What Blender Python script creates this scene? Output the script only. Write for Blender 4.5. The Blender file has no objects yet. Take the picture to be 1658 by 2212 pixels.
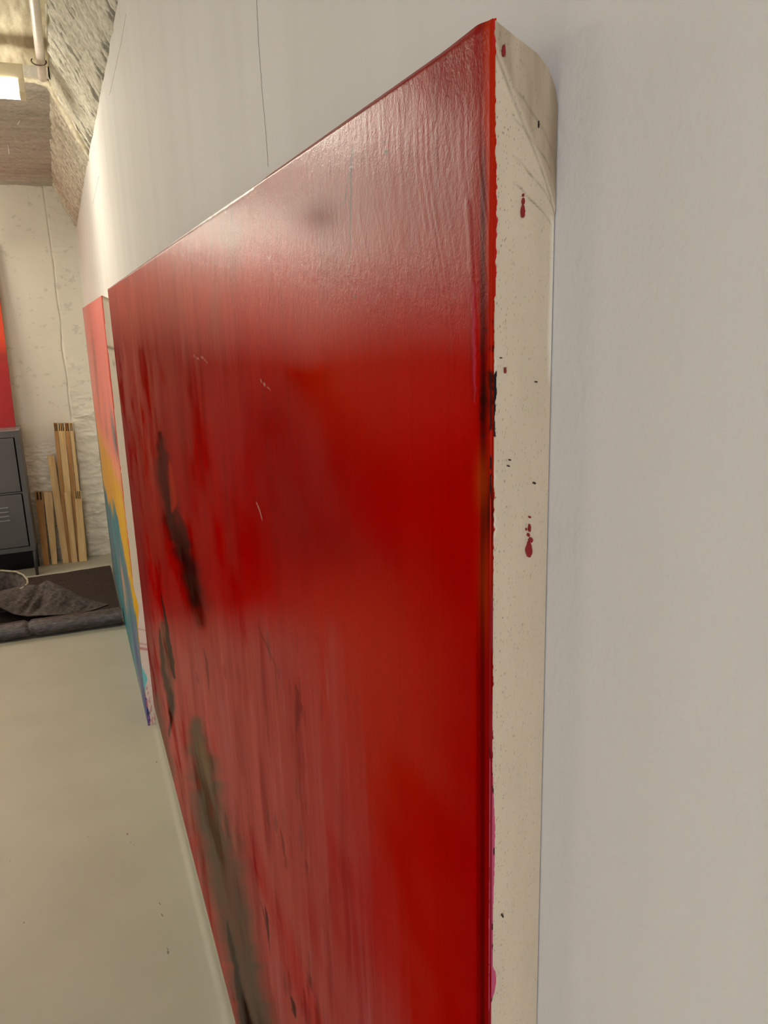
import bpy, bmesh, math, random
import numpy as np
from mathutils import Matrix, Vector

random.seed(4)
SC = bpy.context.scene
COL = SC.collection

# ------------------------------------------------------------------ camera
# x = towards the right-hand wall, y = along that wall into the room, z = up
F = 1690.0                                   # focal length in pixels of the 1658 x 2212 frame
CX, CY = 829.0, 1106.0
H = 1.53                                     # eye height
ROT = np.array([[0.9257745412, 0.1184084599, -0.3590556161],
                [-0.3769201888, 0.2148498388, -0.9009831952],
                [-0.0295409913, 0.9694426148, 0.2435330501]])
cam_d = bpy.data.cameras.new('camera')
cam_d.sensor_fit = 'HORIZONTAL'; cam_d.sensor_width = 36.0
cam_d.lens = 36.0 * F / 1658.0
cam_d.clip_start = 0.01; cam_d.clip_end = 60
cam = bpy.data.objects.new('camera', cam_d); COL.objects.link(cam)
cam.matrix_world = Matrix.Translation((0, 0, H)) @ Matrix(ROT.tolist()).to_4x4()
SC.camera = cam

# ------------------------------------------------------------------ world, lights, exposure
SC.view_settings.view_transform = 'Standard'
SC.view_settings.look = 'None'
SC.view_settings.gamma = 1.0
SC.view_settings.use_curve_mapping = False
SC.view_settings.exposure = 0.06
SC.cycles.use_denoising = True
SC.cycles.max_bounces = 8
SC.cycles.diffuse_bounces = 5
SC.cycles.sample_clamp_indirect = 6.0
W = bpy.data.worlds.new('world'); SC.world = W
W.use_nodes = True
W.node_tree.nodes['Background'].inputs[0].default_value = (0.75, 0.85, 1.0, 1)
W.node_tree.nodes['Background'].inputs[1].default_value = 0.05
TUBE = 26.0                                   # strength of the fluorescent diffusers
TUBE_COL = (1.0, 0.93, 0.78)

def area(name, loc, target, sx, sy, power, col):
    d = bpy.data.lights.new(name, 'AREA'); d.shape = 'RECTANGLE'
    d.size = sx; d.size_y = sy; d.energy = power; d.color = col
    o = bpy.data.objects.new(name, d); COL.objects.link(o)
    o.location = loc
    o.rotation_euler = (Vector(target) - Vector(loc)).to_track_quat('-Z', 'Y').to_euler()
    return o
# added area light for cool daylight, as from an unseen window behind the photographer
area('added_daylight', (-1.9, -2.85, 1.95), (-0.4, 1.0, 1.3), 1.8, 0.9, 74, (0.83, 0.86, 1.0))

# ------------------------------------------------------------------ helpers
def lin(c):
    c = np.asarray(c, float) / 255.0
    return np.where(c <= 0.04045, c / 12.92, ((c + 0.055) / 1.055) ** 2.4)
def rgba(c, k=1.0):
    l = np.minimum(lin(c) * k, 0.95); return (float(l[0]), float(l[1]), float(l[2]), 1.0)
def at(px, py, axis, val):
    """the point where the sight line of a photo pixel meets the plane axis = val"""
    d = ROT @ np.array([px - CX, CY - py, -F]); o = np.array([0, 0, H])
    return o + d * (val - o[axis]) / d[axis]
def proj(P):
    c = (P - np.array([0, 0, H])) @ ROT
    return CX + F * c[..., 0] / -c[..., 2], CY - F * c[..., 1] / -c[..., 2]

def _hash(ix, iy, seed):
    h = (ix.astype(np.int64) * 374761393 + iy.astype(np.int64) * 668265263 + seed * 982451653) & 0xffffffff
    h = ((h ^ (h >> 13)) * 1274126177) & 0xffffffff
    h = ((h ^ (h >> 16)) * 2246822519) & 0xffffffff
    return ((h ^ (h >> 15)) & 0xffffff) / float(0xffffff)
def noise(x, y, seed=0):
    x, y = np.broadcast_arrays(np.asarray(x, float), np.asarray(y, float))
    ix, iy = np.floor(x), np.floor(y)
    fx, fy = x - ix, y - iy
    fx = fx * fx * (3 - 2 * fx); fy = fy * fy * (3 - 2 * fy)
    a = _hash(ix, iy, seed); b = _hash(ix + 1, iy, seed)
    c = _hash(ix, iy + 1, seed); d = _hash(ix + 1, iy + 1, seed)
    return (a * (1 - fx) + b * fx) * (1 - fy) + (c * (1 - fx) + d * fx) * fy
def fbm(x, y, seed=0, n=4):
    s, a, t = 0, 1.0, 0
    for k in range(n):
        s = s + a * noise(x * 2 ** k, y * 2 ** k, seed + 17 * k); t += a; a *= 0.5
    return s / t
def sstep(a, b, x):
    t = np.clip((x - a) / (b - a), 0, 1); return t * t * (3 - 2 * t)

# ---- materials
def nodes_of(m):
    m.use_nodes = True; return m.node_tree.nodes, m.node_tree.links
def add_bump(m, bsdf, scales, strength, dist, coord='Object'):
    N, L = m.node_tree.nodes, m.node_tree.links
    tc = N.new('ShaderNodeTexCoord')
    prev = None
    for (sx, sy, sz), st in scales:
        mp = N.new('ShaderNodeMapping'); mp.inputs['Scale'].default_value = (sx, sy, sz)
        L.new(tc.outputs[coord], mp.inputs[0])
        nt = N.new('ShaderNodeTexNoise'); nt.inputs['Scale'].default_value = 1.0
        nt.inputs['Detail'].default_value = 3.0
        L.new(mp.outputs[0], nt.inputs['Vector'])
        b = N.new('ShaderNodeBump'); b.inputs['Strength'].default_value = strength * st
        b.inputs['Distance'].default_value = dist
        L.new(nt.outputs[0], b.inputs['Height'])
        if prev: L.new(prev.outputs[0], b.inputs['Normal'])
        prev = b
    L.new(prev.outputs[0], bsdf.inputs['Normal'])
def mat(name, c1, c2=None, scale=(20, 20, 20), rough=0.6, metal=0.0, spec=0.5, k=1.0, lo=0.35, hi=0.65,
        bump=None, bstr=0.2, bdist=0.002, detail=4.0):
    m = bpy.data.materials.new(name); N, L = nodes_of(m)
    p = N['Principled BSDF']
    p.inputs['Roughness'].default_value = rough; p.inputs['Metallic'].default_value = metal
    p.inputs['Specular IOR Level'].default_value = spec
    tc = N.new('ShaderNodeTexCoord'); mp = N.new('ShaderNodeMapping')
    mp.inputs['Scale'].default_value = scale
    L.new(tc.outputs['Object'], mp.inputs[0])
    nt = N.new('ShaderNodeTexNoise'); nt.inputs['Scale'].default_value = 1.0; nt.inputs['Detail'].default_value = detail
    L.new(mp.outputs[0], nt.inputs['Vector'])
    cr = N.new('ShaderNodeValToRGB')
    cr.color_ramp.elements[0].position = lo; cr.color_ramp.elements[1].position = hi
    cr.color_ramp.elements[0].color = rgba(c1, k); cr.color_ramp.elements[1].color = rgba(c2 if c2 is not None else c1, k)
    L.new(nt.outputs[0], cr.inputs[0]); L.new(cr.outputs[0], p.inputs['Base Color'])
    if bump: add_bump(m, p, bump, bstr, bdist)
    return m
def vmat(name, rough=0.5, spec=0.5, gloss=0.0, bump=None, bstr=0.2, bdist=0.001):
    m = bpy.data.materials.new(name); N, L = nodes_of(m)
    p = N['Principled BSDF']; p.inputs['Roughness'].default_value = rough
    p.inputs['Specular IOR Level'].default_value = spec
    a = N.new('ShaderNodeVertexColor'); a.layer_name = 'paint'
    L.new(a.outputs[0], p.inputs['Base Color'])
    if gloss:
        ml = N.new('ShaderNodeMath'); ml.operation = 'MULTIPLY'; ml.inputs[1].default_value = gloss
        L.new(a.outputs[1], ml.inputs[0]); L.new(ml.outputs[0], p.inputs['Specular IOR Level'])
    if bump: add_bump(m, p, bump, bstr, bdist)
    return m

# ---- objects
def link(name, me, m, parent=None, smooth=False):
    o = bpy.data.objects.new(name, me); COL.objects.link(o)
    if m is not None: me.materials.append(m)
    if smooth:
        me.polygons.foreach_set('use_smooth', np.ones(len(me.polygons), bool))
    if parent is not None: o.parent = parent
    return o
def mesh(name, V, Fc, m, parent=None, smooth=False):
    me = bpy.data.meshes.new(name); me.from_pydata([tuple(map(float, v)) for v in V], [], Fc); me.update()
    return link(name, me, m, parent, smooth)
def grid_arrays(P):
    n, k = P.shape[:2]
    i = np.arange(n * k).reshape(n, k)
    Q = np.stack([i[:-1, :-1], i[1:, :-1], i[1:, 1:], i[:-1, 1:]], -1).reshape(-1, 4)
    return P.reshape(-1, 3), Q
def quads(name, parts, m, parent=None, colors=None, smooth=True, alpha=None):
    """one mesh from a list of (verts n x 3, quads k x 4) blocks, built fast"""
    off, VV, QQ = 0, [], []
    for v, q in parts:
        VV.append(v); QQ.append(q + off); off += len(v)
    V = np.concatenate(VV); Q = np.concatenate(QQ)
    me = bpy.data.meshes.new(name)
    me.vertices.add(len(V)); me.vertices.foreach_set('co', V.astype(np.float32).ravel())
    me.loops.add(Q.size); me.loops.foreach_set('vertex_index', Q.astype(np.int32).ravel())
    me.polygons.add(len(Q)); me.polygons.foreach_set('loop_start', (np.arange(len(Q)) * 4).astype(np.int32))
    me.polygons.foreach_set('loop_total', np.full(len(Q), 4, np.int32))
    me.update(calc_edges=True)
    if colors is not None:
        a = me.color_attributes.new('paint', 'FLOAT_COLOR', 'POINT')
        C4 = np.ones((len(V), 4), np.float32); C4[:, :3] = np.clip(colors, 0, 0.95)
        if alpha is not None: C4[:, 3] = alpha
        a.data.foreach_set('color', C4.ravel())
    return link(name, me, m, parent, smooth)
def bm_obj(name, bm, m, parent=None, smooth=False):
    bmesh.ops.recalc_face_normals(bm, faces=bm.faces)
    me = bpy.data.meshes.new(name); bm.to_mesh(me); bm.free()
    return link(name, me, m, parent, smooth)
def add_box(bm, lo, hi, bev=0.0):
    r = bmesh.ops.create_cube(bm, size=1.0)
    for v in r['verts']:
        v.co = Vector([(lo[i] + hi[i]) / 2 + v.co[i] * (hi[i] - lo[i]) for i in range(3)])
    if bev > 0:
        es = {e for v in r['verts'] for e in v.link_edges}
        bmesh.ops.bevel(bm, geom=list(es), offset=bev, segments=2, affect='EDGES', profile=0.6)
def box(name, lo, hi, m, parent=None, bev=0.0):
    bm = bmesh.new(); add_box(bm, lo, hi, bev); return bm_obj(name, bm, m, parent)
def add_tube(bm, pts, r, n=10, cap=True):
    pts = [Vector(p) for p in pts]; rings = []
    rr = r if isinstance(r, (list, tuple)) else [r] * len(pts)
    up = Vector((0.13, 0.29, 0.95))
    for i, p in enumerate(pts):
        t = (pts[min(i + 1, len(pts) - 1)] - pts[max(i - 1, 0)]).normalized()
        a = t.cross(up)
        if a.length < 1e-3: a = t.cross(Vector((1, 0, 0)))
        a.normalize(); b = t.cross(a)
        rings.append([bm.verts.new(p + (a * math.cos(2 * math.pi * k / n) + b * math.sin(2 * math.pi * k / n)) * rr[i]) for k in range(n)])
    for i in range(len(rings) - 1):
        for k in range(n):
            bm.faces.new((rings[i][k], rings[i][(k + 1) % n], rings[i + 1][(k + 1) % n], rings[i + 1][k]))
    if cap:
        bm.faces.new(rings[0][::-1]); bm.faces.new(rings[-1])
def tube(name, pts, r, m, parent=None, n=10):
    bm = bmesh.new(); add_tube(bm, pts, r, n); return bm_obj(name, bm, m, parent, True)
def thing(name, label, cat, loc=(0, 0, 0), group=None):
    o = bpy.data.objects.new(name, None); COL.objects.link(o); o.location = loc
    o['label'] = label; o['category'] = cat
    if group: o['group'] = group
    bpy.context.view_layer.update()
    return o
def adopt(root):
    """parts are modelled in room coordinates: keep them where they are"""
    inv = Matrix.Translation(root.location).inverted()
    for c in root.children: c.matrix_parent_inverse = inv
def tag(o, label, cat, group=None):
    o['label'] = label; o['category'] = cat
    if group: o['group'] = group
    return o
def struct(o):
    o['kind'] = 'structure'; return o

# ------------------------------------------------------------------ materials
K = 1.18                     # photographed tone -> paint tone of surfaces
M_wall = mat('white_plaster', (224, 222, 216), (230, 228, 223), (3, 14, 1.2), 0.75, spec=0.3, lo=0.3, hi=0.7,
             bump=[((330, 330, 330), 1.0), ((90, 90, 90), 0.8)], bstr=0.22, bdist=0.0016)
M_seam = mat('hairline_seam', (120, 116, 106), rough=0.9)
M_floor = mat('grey_green_floor_paint', (166, 163, 146), (172, 169, 152), (4, 4, 4), 0.42, spec=0.35,
              bump=[((160, 160, 160), 1.0)], bstr=0.05, bdist=0.001)
M_speck = mat('floor_dirt', (122, 117, 103), rough=0.9)
M_plain = mat('room_white', (214, 211, 202), rough=0.85, spec=0.2)
M_ceilv = vmat('painted_rough_concrete', 0.85, 0.2, bump=[((120, 120, 120), 1.0), ((45, 45, 45), 1.0)], bstr=0.35, bdist=0.004)
M_farv = vmat('painted_masonry', 0.7, 0.3, bump=[((70, 70, 70), 1.0)], bstr=0.2, bdist=0.003)
M_art = vmat('satin_oil_paint', 0.31, 0.12, 0.42, bump=[((900, 900, 900), 0.55), ((330, 330, 260), 0.9), ((120, 120, 90), 0.6)], bstr=0.32, bdist=0.0007)
M_art2 = vmat('matt_oil_paint', 0.5, 0.4, bump=[((300, 300, 120), 1.0)], bstr=0.1, bdist=0.001)
M_canv = vmat('primed_canvas', 0.75, 0.25, bump=[((1400, 1400, 1400), 1.0)], bstr=0.18, bdist=0.0004)
M_back = mat('raw_canvas_back', (176, 160, 132), (186, 172, 146), (200, 200, 200), 0.9)
M_spl = mat('dried_red_paint', (140, 8, 22), rough=0.35)
M_black = mat('dried_black_paint', (24, 22, 24), rough=0.4)
M_mag = mat('dried_magenta_paint', (168, 60, 100), (178, 78, 118), (300, 300, 300), 0.45)
M_steel = mat('grey_enamel', (82, 81, 80), (88, 87, 86), (3, 3, 3), 0.38, spec=0.5, bump=[((60, 60, 60), 1.0)], bstr=0.03)
M_steelt = mat('grey_enamel_top', (112, 112, 110), (120, 120, 117), (3, 3, 3), 0.22, spec=0.8)
M_dark = mat('under_cabinet_shade', (14, 14, 15), rough=0.8)
M_leg = mat('dark_steel_leg', (48, 46, 46), rough=0.5)
M_wood = mat('bare_pine', (196, 160, 104), (218, 186, 130), (60, 60, 3.5), 0.6, bump=[((150, 150, 6), 1.0)], bstr=0.15)
M_wood2 = mat('dark_pine', (158, 112, 58), (182, 136, 78), (60, 60, 3.5), 0.6, bump=[((150, 150, 6), 1.0)], bstr=0.15)
M_slot = mat('slot_shade', (58, 38, 20), (74, 50, 28), (60, 60, 4), 0.8)
M_felt = mat('dark_brown_felt', (52, 42, 38), (84, 70, 64), (160, 160, 160), 0.95, spec=0.15, lo=0.4, hi=0.75, bump=[((200, 200, 200), 1.0)], bstr=0.6, bdist=0.004)
M_sheet = mat('grey_felt_sheet', (64, 58, 55), (100, 91, 86), (45, 45, 45), 0.85, spec=0.25, lo=0.35, hi=0.75, bump=[((150, 150, 150), 1.0)], bstr=0.5, bdist=0.004)
M_film = mat('dark_plastic_film', (50, 44, 44), (78, 70, 68), (30, 90, 90), 0.26, spec=0.5, lo=0.4, hi=0.7, bump=[((30, 120, 120), 1.0), ((160, 160, 160), 0.6)], bstr=0.55, bdist=0.006)
M_rim = mat('pale_sheet_edge', (150, 140, 118), (176, 166, 142), (60, 60, 60), 0.7)
M_hous = mat('lamp_housing_enamel', (206, 194, 160), (214, 202, 170), (8, 8, 8), 0.4)
M_pipe = mat('white_conduit_paint', (220, 210, 196), (228, 220, 208), (6, 40, 40), 0.4)
M_wire = mat('clip_wire', (120, 108, 90), rough=0.5)
def lit(k):
    m = bpy.data.materials.new('lit_fluorescent_diffuser'); n, _ = nodes_of(m); p = n['Principled BSDF']
    p.inputs['Base Color'].default_value = (0.9, 0.9, 0.88, 1)
    p.inputs['Emission Color'].default_value = TUBE_COL + (1,); p.inputs['Emission Strength'].default_value = TUBE * k
    return m

# ------------------------------------------------------------------ the room
XW = 0.1775                   # right-hand wall plane
YF = 5.50                     # far wall plane
ZT = 2.115                    # ragged top of the right-hand wall
# right wall: fine grid only along its ragged top, one slab with a thickness
yy = np.linspace(-3.0, YF + 0.02, 700)
top = ZT + 0.016 * (fbm(yy * 14, yy * 0 + 3.3, 5) - 0.5) - 0.02 * sstep(3.0, 5.5, yy)
zs = np.array([0.0, 0.7, 1.4, 1.9, 2.06])
P = np.zeros((len(yy), len(zs) + 3, 3))
P[:, :, 0] = XW; P[:, :, 1] = yy[:, None]; P[:, :len(zs), 2] = zs[None]
P[:, len(zs), 2] = top - 0.004; P[:, len(zs) + 1:, 2] = top[:, None]; P[:, len(zs) + 1, 0] = XW + 0.004; P[:, len(zs) + 2, 0] = XW + 0.10
wr = quads('wall_right', [grid_arrays(P)], M_wall); struct(wr)
# hairline seams between the boards of the right wall
def seam(px_pts, w, wz=0.0):
    pts = [at(px, py, 0, XW - 0.0001) for px, py in px_pts]
    V, Fc = [], []
    for i, p in enumerate(pts):
        V += [p + np.array([0, -w / 2, -wz / 2]), p + np.array([0, w / 2, wz / 2])]
        if i: Fc.append((2 * i - 2, 2 * i - 1, 2 * i + 1, 2 * i))
    V2 = [v + np.array([0.0008, 0, 0]) for v in V]; n = len(V)
    Fc += [tuple(j + n for j in f[::-1]) for f in Fc]
    mesh('seam', V + V2, Fc, M_seam, wr)
seam([(553, -20), (558, 90), (566, 200), (574, 290), (579, 360)], 0.0011)
seam([(272, 30), (262, 90), (240, 190), (236, 205)], 0.0, 0.0016)
seam([(214, 380), (206, 415), (201, 440)], 0.0, 0.002)

# floor with a small cove; its colour runs up the wall as painted shade
fl = []
xs = np.array([-4.2, -2, -1, -0.4, 0.0, 0.12, XW - 0.02, XW - 0.009, XW - 0.0025, XW - 0.001, XW - 0.001, XW])
fz = np.array([0, 0, 0, 0, 0, 0, 0.0, 0.003, 0.010, 0.022, 0.098, 0.1])
ys = np.linspace(-3, YF + 0.05, 30)
P = np.zeros((len(xs), len(ys), 3)); P[:, :, 0] = xs[:, None]; P[:, :, 1] = ys[None]; P[:, :, 2] = fz[:, None]
floor = quads('floor', [grid_arrays(P)], M_floor); struct(floor)
# scuffs and dirt specks on the floor
for px, py, w, l in ((282, 1820, .003, .004), (275, 1802, .004, .010), (289, 1825, .002, .004), (52, 1993, .004, .006), (338, 1646, .005, .008),
                     (345, 1952, .003, .010), (350, 1977, .003, .014), (363, 2057, .004, .014), (362, 2050, .002, .008), (190, 1808, .003, .004), (22, 1860, .003, .004)):
    p = at(px, py, 2, 0.0005)
    ang = random.uniform(1.2, 1.9); V = []
    for kk in range(8):
        t = 2 * math.pi * kk / 8; a, b = math.cos(t) * l * .7 * random.uniform(.7, 1), math.sin(t) * w * .7 * random.uniform(.6, 1)
        V.append((p[0] + a * math.cos(ang) - b * math.sin(ang), p[1] + a * math.sin(ang) + b * math.cos(ang), 0.0006))
    mesh('dirt_speck', V, [tuple(range(8))], M_speck, floor)

# far wall: smooth plaster on the left, rough whitewashed masonry to the right and low down
xs = np.linspace(-0.62, XW + 0.01, 230); zs = np.linspace(0, 2.42, 640)
X, Z = np.meshgrid(xs, zs, indexing='ij')
rough = np.maximum(sstep(0.015, 0.03, X), sstep(0.86, 0.70, Z + 0.12 * (fbm(X * 6, Z * 6, 3) - 0.5)))
low = sstep(1.25, 0.85, Z)
relief = (fbm(X * 9, Z * 22, 11, 5) - 0.5) * (0.010 + 0.034 * low) * rough + (fbm(X * 4, Z * 4, 12) - 0.5) * 0.006
crack_x = 0.027 - 0.012 * sstep(2.3, 0.9, Z) + 0.026 * (fbm(Z * 5, Z * 0 + 1, 9, 5) - 0.5)
crack = np.exp(-((X - crack_x) / 0.0032) ** 2) * sstep(0.9, 0.98, Z)
step = sstep(-0.003, 0.004, X - crack_x) * 0.008
Y = YF - relief - step * rough + 0.008 * crack
P = np.stack([X, Y, Z], -1)
base = lin((224, 218, 200)) * np.ones(X.shape + (1,))
tint = fbm(X * 5, Z * 3, 21)[..., None]
C = base * (0.93 + 0.12 * tint)
C = C * (1 - 0.22 * (crack * (0.4 + fbm(Z * 20, X * 0, 13)))[..., None])
mark = ((fbm(X * 30, Z * 40, 31) > 0.73) & (Z > 1.0))[..., None]
C = np.where(mark, C * 0.86, C)
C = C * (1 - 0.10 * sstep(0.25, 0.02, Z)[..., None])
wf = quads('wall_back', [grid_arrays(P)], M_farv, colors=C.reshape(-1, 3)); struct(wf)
wf2 = box('wall_far', (-4.2, YF, 0), (-0.62, YF + 0.1, 2.5), M_plain); struct(wf2); wf2.name = 'wall_back_left'
struct(box('wall_left', (-4.3, -3.1, 0), (-4.2, YF + 0.1, 2.6), M_plain))
struct(box('wall_front', (-4.2, -3.1, 0), (XW + 0.1, -3.0, 2.6), M_plain))

# ceiling: board-marked concrete, lower behind the lamp, with a rough haunch along the right wall
XE = 0.078
def ceil_block(y0, y1, z, ny, xs, along, c1, c2, amp, seed):
    ysn = np.linspace(y0, y1, ny)
    X, Y = np.meshgrid(xs, ysn, indexing='ij')
    if along: n = fbm(X * 70, Y * 7, seed, 4); m = fbm(X * 160, Y * 25, seed + 3, 3)
    else: n = 0.55 * fbm(X * 4, Y * 26, seed, 4) + 0.45 * fbm(X * 26, Y * 34, seed + 7, 4); m = fbm(X * 90, Y * 100, seed + 3, 3)
    Zc = z + (n - 0.5) * amp + (m - 0.5) * amp * 0.5
    t = np.clip(1.6 * (n - 0.5) + 0.7 * (m - 0.5) + 0.5, 0, 1)[..., None]
    return np.stack([X, Y, Zc], -1), lin(c1) * (1 - t) + lin(c2) * t
YS = 3.16                                     # the step beside the lamp
xn = np.concatenate([[-4.2, -2.0, -1.0], np.linspace(-0.5, XE + 0.004, 110)])
PD, CD = ceil_block(-3.0, YS, 2.385, 420, xn, True, (190, 178, 150), (228, 220, 194), 0.010, 41)
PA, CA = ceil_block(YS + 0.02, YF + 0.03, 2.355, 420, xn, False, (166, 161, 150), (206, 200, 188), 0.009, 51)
PS = np.stack([PD[:, -1], 0.7 * PD[:, -1] + 0.3 * PA[:, 0], PA[:, 0]], 1); PS[:, 1, 1] = YS + 0.004
CS = np.stack([CA[:, 0]] * 3, 1)
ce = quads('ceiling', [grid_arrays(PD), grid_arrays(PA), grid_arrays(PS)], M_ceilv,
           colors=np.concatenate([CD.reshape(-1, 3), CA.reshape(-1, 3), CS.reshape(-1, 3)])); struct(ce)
# the haunch: from the top of the right wall up to the ceiling, in front of and behind the step
def haunch(y0, y1, ny, ztop, drop, seed, behind):
    ysn = np.linspace(y0, y1, ny); s = np.linspace(0, 1, 90)
    S, Y = np.meshgrid(s, ysn, indexing='ij')
    x0 = XW + 0.016; z0 = ZT - 0.004 - 0.02 * sstep(3.0, 5.5, Y)
    X = x0 + (XE - x0) * S; Zc = z0 + (ztop - z0) * S - drop * np.sin(math.pi * np.clip(S, 0, 1)) * 0.6
    n = fbm(S * 5, Y * 34, seed, 5); m = fbm(S * 22, Y * 120, seed + 5, 3)
    clus = 0.16 * np.exp(-((S - 0.10) / 0.12) ** 2) + 0.16 * np.exp(-((S - .62) / .22) ** 2 - ((Y - 2.72) / .22) ** 2) + 0.12 * np.exp(-((S - .95) / .1) ** 2 - ((Y - 2.5) / .3) ** 2)
    flake = sstep(0.60, 0.68, fbm(S * 6.5, Y * 42, seed + 9, 4) + clus - 0.07) * sstep(0.3, 0.5, fbm(S * 3, Y * 6, seed + 10, 3) + clus)
    if behind: flake = flake * 0.35
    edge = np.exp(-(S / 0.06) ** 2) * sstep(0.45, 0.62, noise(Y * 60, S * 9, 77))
    dp = (n - 0.5) * 0.012 + (m - 0.5) * 0.005 - flake * 0.003 - edge * 0.012
    X = X - dp * 0.75; Zc = Zc - dp * 0.6
    rag = (fbm(Y * 18, S * 0, seed + 2) - 0.5) * 0.012 * sstep(0.9, 1.0, S); X = X + rag
    t = np.clip(1.5 * (fbm(S * 34, Y * 115, seed + 15, 3) - .5) + 1.1 * (n - .5) + 0.5, 0, 1)[..., None]
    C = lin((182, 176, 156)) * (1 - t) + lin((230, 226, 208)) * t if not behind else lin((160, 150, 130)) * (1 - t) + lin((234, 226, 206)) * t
    C = C * (1 - flake[..., None]) + lin((138, 134, 120)) * flake[..., None]
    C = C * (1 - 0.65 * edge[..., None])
    P = np.stack([X, Y, Zc], -1)
    up = P[-1].copy(); up[:, 2] = 2.44; up[:, 0] += 0.004
    return np.concatenate([P, up[None]], 0), np.concatenate([C, C[-1:]], 0)
P1_, C1_ = haunch(-3.0, 0.6, 60, 2.325, 0.0, 61, False)
P2_, C2_ = haunch(0.6, YS, 620, 2.325, 0.0, 61, False)
P3_, C3_ = haunch(YS - 0.02, YF + 0.03, 420, 2.352, 0.016, 71, True)
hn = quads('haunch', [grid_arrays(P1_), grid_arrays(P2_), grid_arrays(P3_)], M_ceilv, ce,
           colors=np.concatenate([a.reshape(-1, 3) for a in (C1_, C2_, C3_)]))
# rounded rib on the fold of the haunch, beside the lamp
rb = [(XE - 0.16, YS + 0.03, 2.350), (XE - 0.05, YS + 0.03, 2.350), (XE, YS + 0.03, 2.338), (XE + 0.05, YS + 0.03, 2.222), (XW + 0.005, YS + 0.03, 2.10)]
bm = bmesh.new(); add_tube(bm, rb, [0.012, 0.012, 0.014, 0.013, 0.008], 12)
for v in bm.verts: v.co += Vector((random.uniform(-1, 1), random.uniform(-1, 1), random.uniform(-1, 1))) * 0.002
bm_obj('rib', bm, mat('rib_whitewash', (196, 184, 156), (226, 218, 194), (60, 60, 60), 0.85, bump=[((120, 120, 120), 1.0)], bstr=0.5, bdist=0.004), ce, True)
# loose bristles of paint hanging from the soffit
for (a, b) in (((44, 258), (38, 270)), ((17, 311), (20, 333))):
    pa = at(a[0], a[1], 2, 2.345); pb = at(b[0], b[1], 1, pa[1] - 0.01)
    tube('paint_thread', [pa, (pa + pb) / 2 + np.array([0.001, 0, 0]), pb], 0.0028, M_pipe, ce, 6)
struct(box('wall_right_above', (XW + 0.014, -3.0, ZT - 0.12), (XW + 0.05, YF + 0.1, 2.6), mat('shadow_gap', (120, 112, 96), rough=0.9))).name = 'trim_1'
roof = box('ceiling_slab', (-4.2, -3.0, 2.45), (XW + 0.1, YF + 0.1, 2.55), M_plain); struct(roof); roof.name = 'ceiling_2'

# ------------------------------------------------------------------ ceiling lamps
def lamp(x1, x0, y, z0, label, k=1.0):
    t = thing('ceiling_lamp', label, 'lamp', ((x0 + x1) / 2, y + 0.05, z0), 'fluorescent battens on the ceiling')
    bm = bmesh.new(); add_box(bm, (x0, y + 0.002, z0 + 0.036), (x1, y + 0.098, z0 + 0.080), 0.003); bm_obj('housing', bm, M_hous, t)
    bm = bmesh.new(); add_box(bm, (x0 + 0.018, y - 0.002, z0), (x1 - 0.018, y + 0.10, z0 + 0.037), 0.006); bm_obj('diffuser', bm, lit(k), t)
    for xa, xb in ((x1 - 0.019, x1 + 0.001), (x0 - 0.001, x0 + 0.019)):
        box('end_cap', (xa, y - 0.001, z0 - 0.002), (xb, y + 0.101, z0 + 0.0365), M_hous, t, 0.003)
    for xm in (x0 + 0.2, x1 - 0.12):
        box('mounting_foot', (xm - 0.04, y + 0.02, z0 + 0.079), (xm + 0.04, y + 0.08, 2.43), M_hous, t, 0.002)
    adopt(t); return t
lamp(-0.003, -1.25, 2.86, 2.228, 'cream fluorescent ceiling lamp with a lit white diffuser at the upper left', 1.1)
l4 = lamp(-0.50, -1.75, 5.0, 2.06, 'unseen fluorescent ceiling lamp added near the far wall, above the cabinet', 1.1)  # unseen, added; hung low so its reflection gives the canvas sheen
l5 = lamp(-2.10, -3.35, 5.0, 2.06, 'unseen fluorescent ceiling lamp added near the far wall, further left', 1.2)  # unseen, added to brighten the wall that the canvas reflects
l3 = lamp(-2.10, -3.35, 2.86, 2.228, 'unseen fluorescent ceiling lamp added far out in the room, left of the lit one', 2.0)  # unseen, added and boosted for the light on the wall beside the canvas
for o in (l3, l4, l5): o['group'] = 'unseen ceiling lamps added outside the picture'

# white conduit along the ceiling edge, with its wire clip
cd = thing('conduit_pipe', 'white conduit pipe running along the ceiling towards the lamp', 'pipe', (0.06, 2.2, 2.40))
pa = at(73, -10, 2, 2.335); pb = at(92, 168, 2, 2.335)
dv = pb - pa; tube('pipe', [pa - dv * 1.6, pa, pa + dv * 0.5, pb], 0.0135, M_pipe, cd, 16)
pc = at(84, 134, 2, 2.335); bm = bmesh.new()
u = dv / np.linalg.norm(dv); sx = np.cross(u, [0, 0, 1]); sx /= np.linalg.norm(sx)
add_tube(bm, [pc + sx * 0.022 * math.cos(a) + np.array([0, 0, -0.017 * math.sin(a) + 0.002]) - u * 0.02 * math.sin(a) for a in np.linspace(-0.3, math.pi + 0.5, 16)], 0.002, 6)
bm_obj('clip', bm, M_wire, cd, True)
adopt(cd)
cd['label'] = 'white conduit pipe running along the ceiling towards the lamp'

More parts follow.
